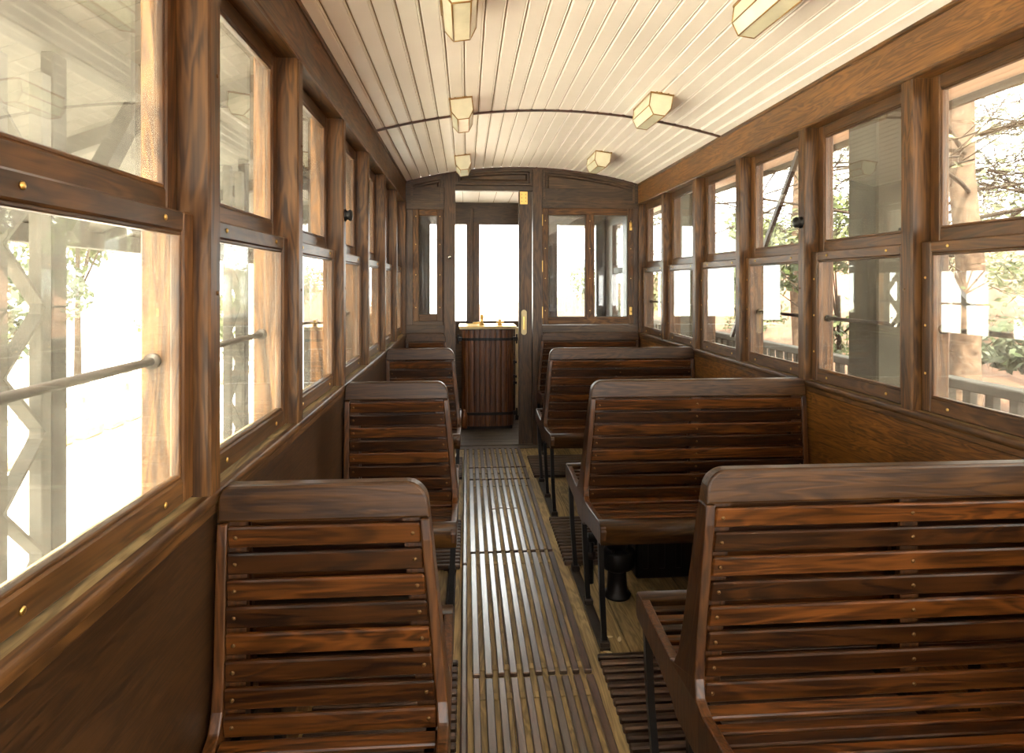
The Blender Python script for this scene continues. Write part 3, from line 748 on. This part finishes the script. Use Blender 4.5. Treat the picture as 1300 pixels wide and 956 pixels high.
while y < 12:
    m.beam((-1.15, y, ch(-1.15)), (-3.35, y, ch(-3.35)), .116, .02, M['palegrey']); y += .12
m.done('roof_boards', parent=cn)
for x_ in (-1.62, -3.25):
    m = MB(); m.box(x_ - .06, x_ + .06, -3, 12, ch(x_) - .16, ch(x_) - .02, M['greytimber'], .005); m.done('purlin', parent=cn)
for i in range(7):
    m = MB(); yy = -2.6 + i * 2.12; m.beam((-1.15, yy, ch(-1.15) - .06), (-3.35, yy, ch(-3.35) - .06), .08, .09, M['greytimber']); m.done('rafter', parent=cn)
# white fence and bushes on the left
fe = thing('white_fence', 'white painted rail fence beyond the bright yard on the left', 'fence', (-5.2, 6, -.46))
for i in range(12):
    m = MB(); m.box(-.05, .05, -2.5 + i * 1.1 - .05, -2.5 + i * 1.1 + .05, 0, .62, M['white'], .006); m.done('post', parent=fe)
for z_ in (.50, .24):
    m = MB(); m.box(-.03, .03, -2.6, 10, z_, z_ + .07, M['white'], .006); m.done('rail', parent=fe)
def foliage(name, c, rad, n, size, mt, label, cat, trunk=None, group=None, flat=1.):
    r = thing(name, label, cat, (c[0], c[1], -.46), group)
    m = MB(); blobs = [(Vector((random.gauss(0, .45) * rad[0], random.gauss(0, .45) * rad[1], random.gauss(0, .40) * rad[2])), random.uniform(.25, .5)) for _ in range(9)]
    for i in range(n):
        b, q = random.choice(blobs); d = Vector((random.gauss(0, 1), random.gauss(0, 1), random.gauss(0, 1))).normalized() * random.random() ** .4 * q
        p = b + Vector((d.x * rad[0], d.y * rad[1], d.z * rad[2])) + Vector((0, 0, c[2] + .46))
        u = Vector((random.gauss(0, 1), random.gauss(0, 1), random.gauss(0, 1))).normalized(); v = u.orthogonal().normalized(); s = size * random.uniform(.6, 1.4)
        m.add([tuple(p - u * s), tuple(p + v * s * .45), tuple(p + u * s), tuple(p - v * s * .45)], [[0, 1, 2, 3]], mt)
    m.done('leaves', parent=r, fixn=False)
    if trunk:
        m = MB(); h = c[2] + .46
        m.bar((0, 0, 0), (0, 0, h * .9), trunk, M['branch'], 8, trunk * .5)
        for b, q in blobs: m.bar((0, 0, h * .55), (b.x, b.y, h + b.z), trunk * .35, M['branch'], 6, trunk * .1)
        m.done('stem', parent=r)
    return r
foliage('shrub', (-6.9, 9.6, .80), (1.0, 1.3, 1.1), 2600, .07, M['leafB'], 'pale green shrub behind the white fence, nearest left window', 'shrub', .05)
foliage('young_tree', (-7.4, 12.6, 2.5), (1.5, 1.8, 1.3), 2000, .07, M['leafA'], 'sparse young tree rising behind the white fence', 'tree', .07)
foliage('shrub', (-6.9, 17.5, .3), (1.2, 2.5, .8), 1000, .08, M['leafA'], 'low green shrub farther along the white fence', 'shrub', .05)
kerb = MB()
for i in range(22):
    yy = 2.8 + i * .5; kerb.box(-4.75 + random.uniform(-.05, .05), -4.5 + random.uniform(-.05, .05), yy, yy + random.uniform(.34, .46), -.46, -.34 + random.uniform(-.03, .04), M['stone'], .03)
tag(kerb.done('stone_edging'), 'low stone edging along the bright yard below white fence', 'edging')

# ------------------------------------------------------------------ right: balustrade, pillars, canopy, trees
ba = thing('balustrade', 'grey timber balustrade with square balusters outside the right windows', 'balustrade', (2.6, 0, -.46))
m = MB(); m.box(-.05, .05, -1.5, 12.5, 1.31, 1.36, M['greyrail'], .006); m.done('top_rail', parent=ba)
m = MB(); m.box(-.03, .03, -1.5, 12.5, .30, .36, M['greyrail'], .005); m.done('bottom_rail', parent=ba)
m0 = MB(); m0.box(-.022, .022, -.025, .025, .34, 1.32, M['greyrail'], .003); b0 = m0.done('baluster', parent=ba); b0.location = (0, .1, 0)
for i in range(1, 86):
    b = b0.copy(); COL.objects.link(b); b.location = (0, .1 + i * .142, 0)
for i in range(6):
    m = MB(); m.box(-.05, .05, -1.2 + i * 2.6 - .05, -1.2 + i * 2.6 + .05, 0, 1.34, M['greyrail'], .005); m.done('post', parent=ba)
def pillar(y0, y1, x0, x1, label):
    m = MB(); m.box(x0, x1, y0, y1, -.46, 2.50, M['pillar'], .01); m.box(x0 - .03, x1 + .03, y0 - .03, y1 + .03, -.46, -.2, M['pillar'], .01)
    m.box(x0 - .03, x1 + .03, y0 - .03, y1 + .03, 2.36, 2.45, M['pillar'], .01)
    tag(m.done('canopy_pillar'), label, 'pillar', 'rendered pillars right of the car')
pillar(3.35, 3.62, 2.28, 2.50, 'wide grey pillar outside the second right window')
pillar(6.30, 6.60, 2.28, 2.50, 'grey pillar seen through the farther right windows')
cn = thing('platform_roof', 'pale boarded platform roof edge above the right windows', 'roof', (0, 0, 0))
m = MB()
for i in range(10): m.box(1.80 + i * .1, 1.80 + i * .1 + .096, -2, 12, 2.46, 2.48, M['cream'], .003)
m.done('soffit_boards', parent=cn)
m = MB(); m.box(2.80, 2.84, -2, 12, 2.42, 2.56, M['palegrey'], .004); m.box(1.78, 2.84, -2, 12, 2.482, 2.52, M['palegrey'], .004); m.done('fascia', parent=cn)
for i, (a, za, b, zb) in enumerate(((3.12, 1.50, 2.78, 1.22), (4.95, 1.72, 5.60, .92), (7.15, 1.62, 6.75, .95), (8.6, 1.80, 8.3, 1.05))):
    m = MB(); m.beam((2.42, a + (a - b) * .8, za + (za - zb) * .8), (2.42, b, zb), .035, .03, M['iron'], (1, 0, 0))
    tag(m.done('stay_rod'), 'dark diagonal stay outside the right-hand windows, %s from the viewer' % ['nearest', 'second', 'third', 'fourth'][i], 'stay', 'iron stays outside')
def tree(c, h, r0, label, nb, leafmat, nl, seed, lean=(0, 0)):
    rnd = random.Random(seed); t = thing('pine_tree', label, 'tree', (c[0], c[1], c[2]), 'trees on the slope')
    m = MB(); p = Vector((0, 0, -.3)); k = 9
    for i in range(k):
        q = p + Vector((rnd.uniform(-.05, .05) + lean[0] / k, rnd.uniform(-.05, .05) + lean[1] / k, (h + .3) / k)); m.bar(p, q, r0 * (1 - .06 * i), M['bark'], 14, r0 * (1 - .06 * (i + 1)), caps=False); p = q
    m.done('trunk', parent=t)
    m = MB(); tips = []
    def br(p, d, ln, r, dep):
        q = p; segs = 4
        for s in range(segs):
            if q.x + c[0] < 3.1: return
            d = (d + Vector((rnd.gauss(0, .16), rnd.gauss(0, .16), rnd.gauss(0, .12)))).normalized(); e = q + d * ln / segs
            m.bar(q, e, r * (1 - s / segs * .6), M['branch'], 5, r * (1 - (s + 1) / segs * .6), caps=False); q = e
            if dep < 3 and s > 0:
                for _ in range(2): br(q, (d + Vector((rnd.gauss(0, .7), rnd.gauss(0, .7), rnd.gauss(0, .35)))).normalized(), ln * .5, r * .5, dep + 1)
            if dep >= 2: tips.append(q)
    for i in range(nb):
        a = rnd.uniform(0, 2 * PI); z = h * rnd.uniform(.28, .95)
        br(Vector((lean[0] * z / h, lean[1] * z / h, z)), Vector((math.cos(a), math.sin(a), rnd.uniform(-.1, .35))), rnd.uniform(1.3, 2.6), r0 * .16, 0)
    m.done('branches', parent=t, fixn=False)
    if nl and tips:
        m = MB()
        for i in range(nl):
            p = rnd.choice(tips) + Vector((rnd.gauss(0, .12), rnd.gauss(0, .12), rnd.gauss(0, .1)))
            u = Vector((rnd.gauss(0, 1), rnd.gauss(0, 1), rnd.gauss(0, 1))).normalized(); v = u.orthogonal().normalized(); s = rnd.uniform(.03, .07)
            m.add([tuple(p - u * s), tuple(p + v * s * .3), tuple(p + u * s), tuple(p - v * s * .3)], [[0, 1, 2, 3]], leafmat)
        m.done('needles', parent=t, fixn=False)
    return t
tree((4.35, 5.15, -.4), 6.5, .13, 'pale barked pine trunk outside the nearest right window', 26, M['leafC'], 2500, 3)
tree((5.4, 7.3, -.25), 6.5, .13, 'pine trunk behind the grey pillar seen through second right window', 22, M['leafA'], 3500, 5)
tree((6.6, 12.0, .0), 7, .14, 'leafy pine beyond balustrade seen through the third right window', 16, M['leafA'], 3500, 8)
tree((6.5, 18.0, .2), 7, .15, 'green pine seen through the farthest right windows', 16, M['leafA'], 4500, 9)
tree((8.6, 4.6, .5), 7, .12, 'thin branching pine farther up the slope at right', 24, M['leafA'], 4000, 12)
tree((7.6, 7.6, .3), 6.5, .10, 'thin bare branched pine between the balustrade trees and the slope', 24, M['leafC'], 2500, 21)
tree((9.6, 9.9, .8), 7.5, .12, 'tall pine high on the slope behind the others', 24, M['leafA'], 3500, 22)
for i, (c, rd, nn, mt, l) in enumerate((((6.6, 6.2, .75), (.9, 1.2, .5), 1300, 'leafB', 'dark green bush on the slope outside nearest right window'),
        ((9.5, 9.5, 1.8), (1.5, 2.2, 1.2), 1700, 'leafA', 'yellow green bush up the slope behind the nearer pines'),
        ((7.0, 15, 1.2), (1.3, 2.8, 1.2), 2400, 'leafA', 'yellow green bush behind balustrade, farther along the car'),
        ((5.5, 21, 1.3), (1.6, 3, 1.6), 2600, 'leafC', 'pale green bush farthest along the balustrade'),
        ((11, 14, 2.6), (2, 3, 1.6), 2200, 'leafC', 'large pale bush high on the slope'),
        ((5.9, 9.6, 1.4), (.9, 1.2, 1.0), 2600, 'leafA', 'green bush against the balustrade, third right window'),
        ((6.0, 12.6, 2.0), (1.0, 1.3, 1.4), 3000, 'leafA', 'tall yellow green bush beyond balustrade, fourth right window'),
        ((10.5, 6.6, 2.2), (1.6, 1.6, 1.1), 2600, 'leafB', 'dark bush high on the slope outside nearest right window'))):
    foliage('bush', c, rd, nn, .075, M[mt], l, 'bush', .05, 'bushes on the slope')
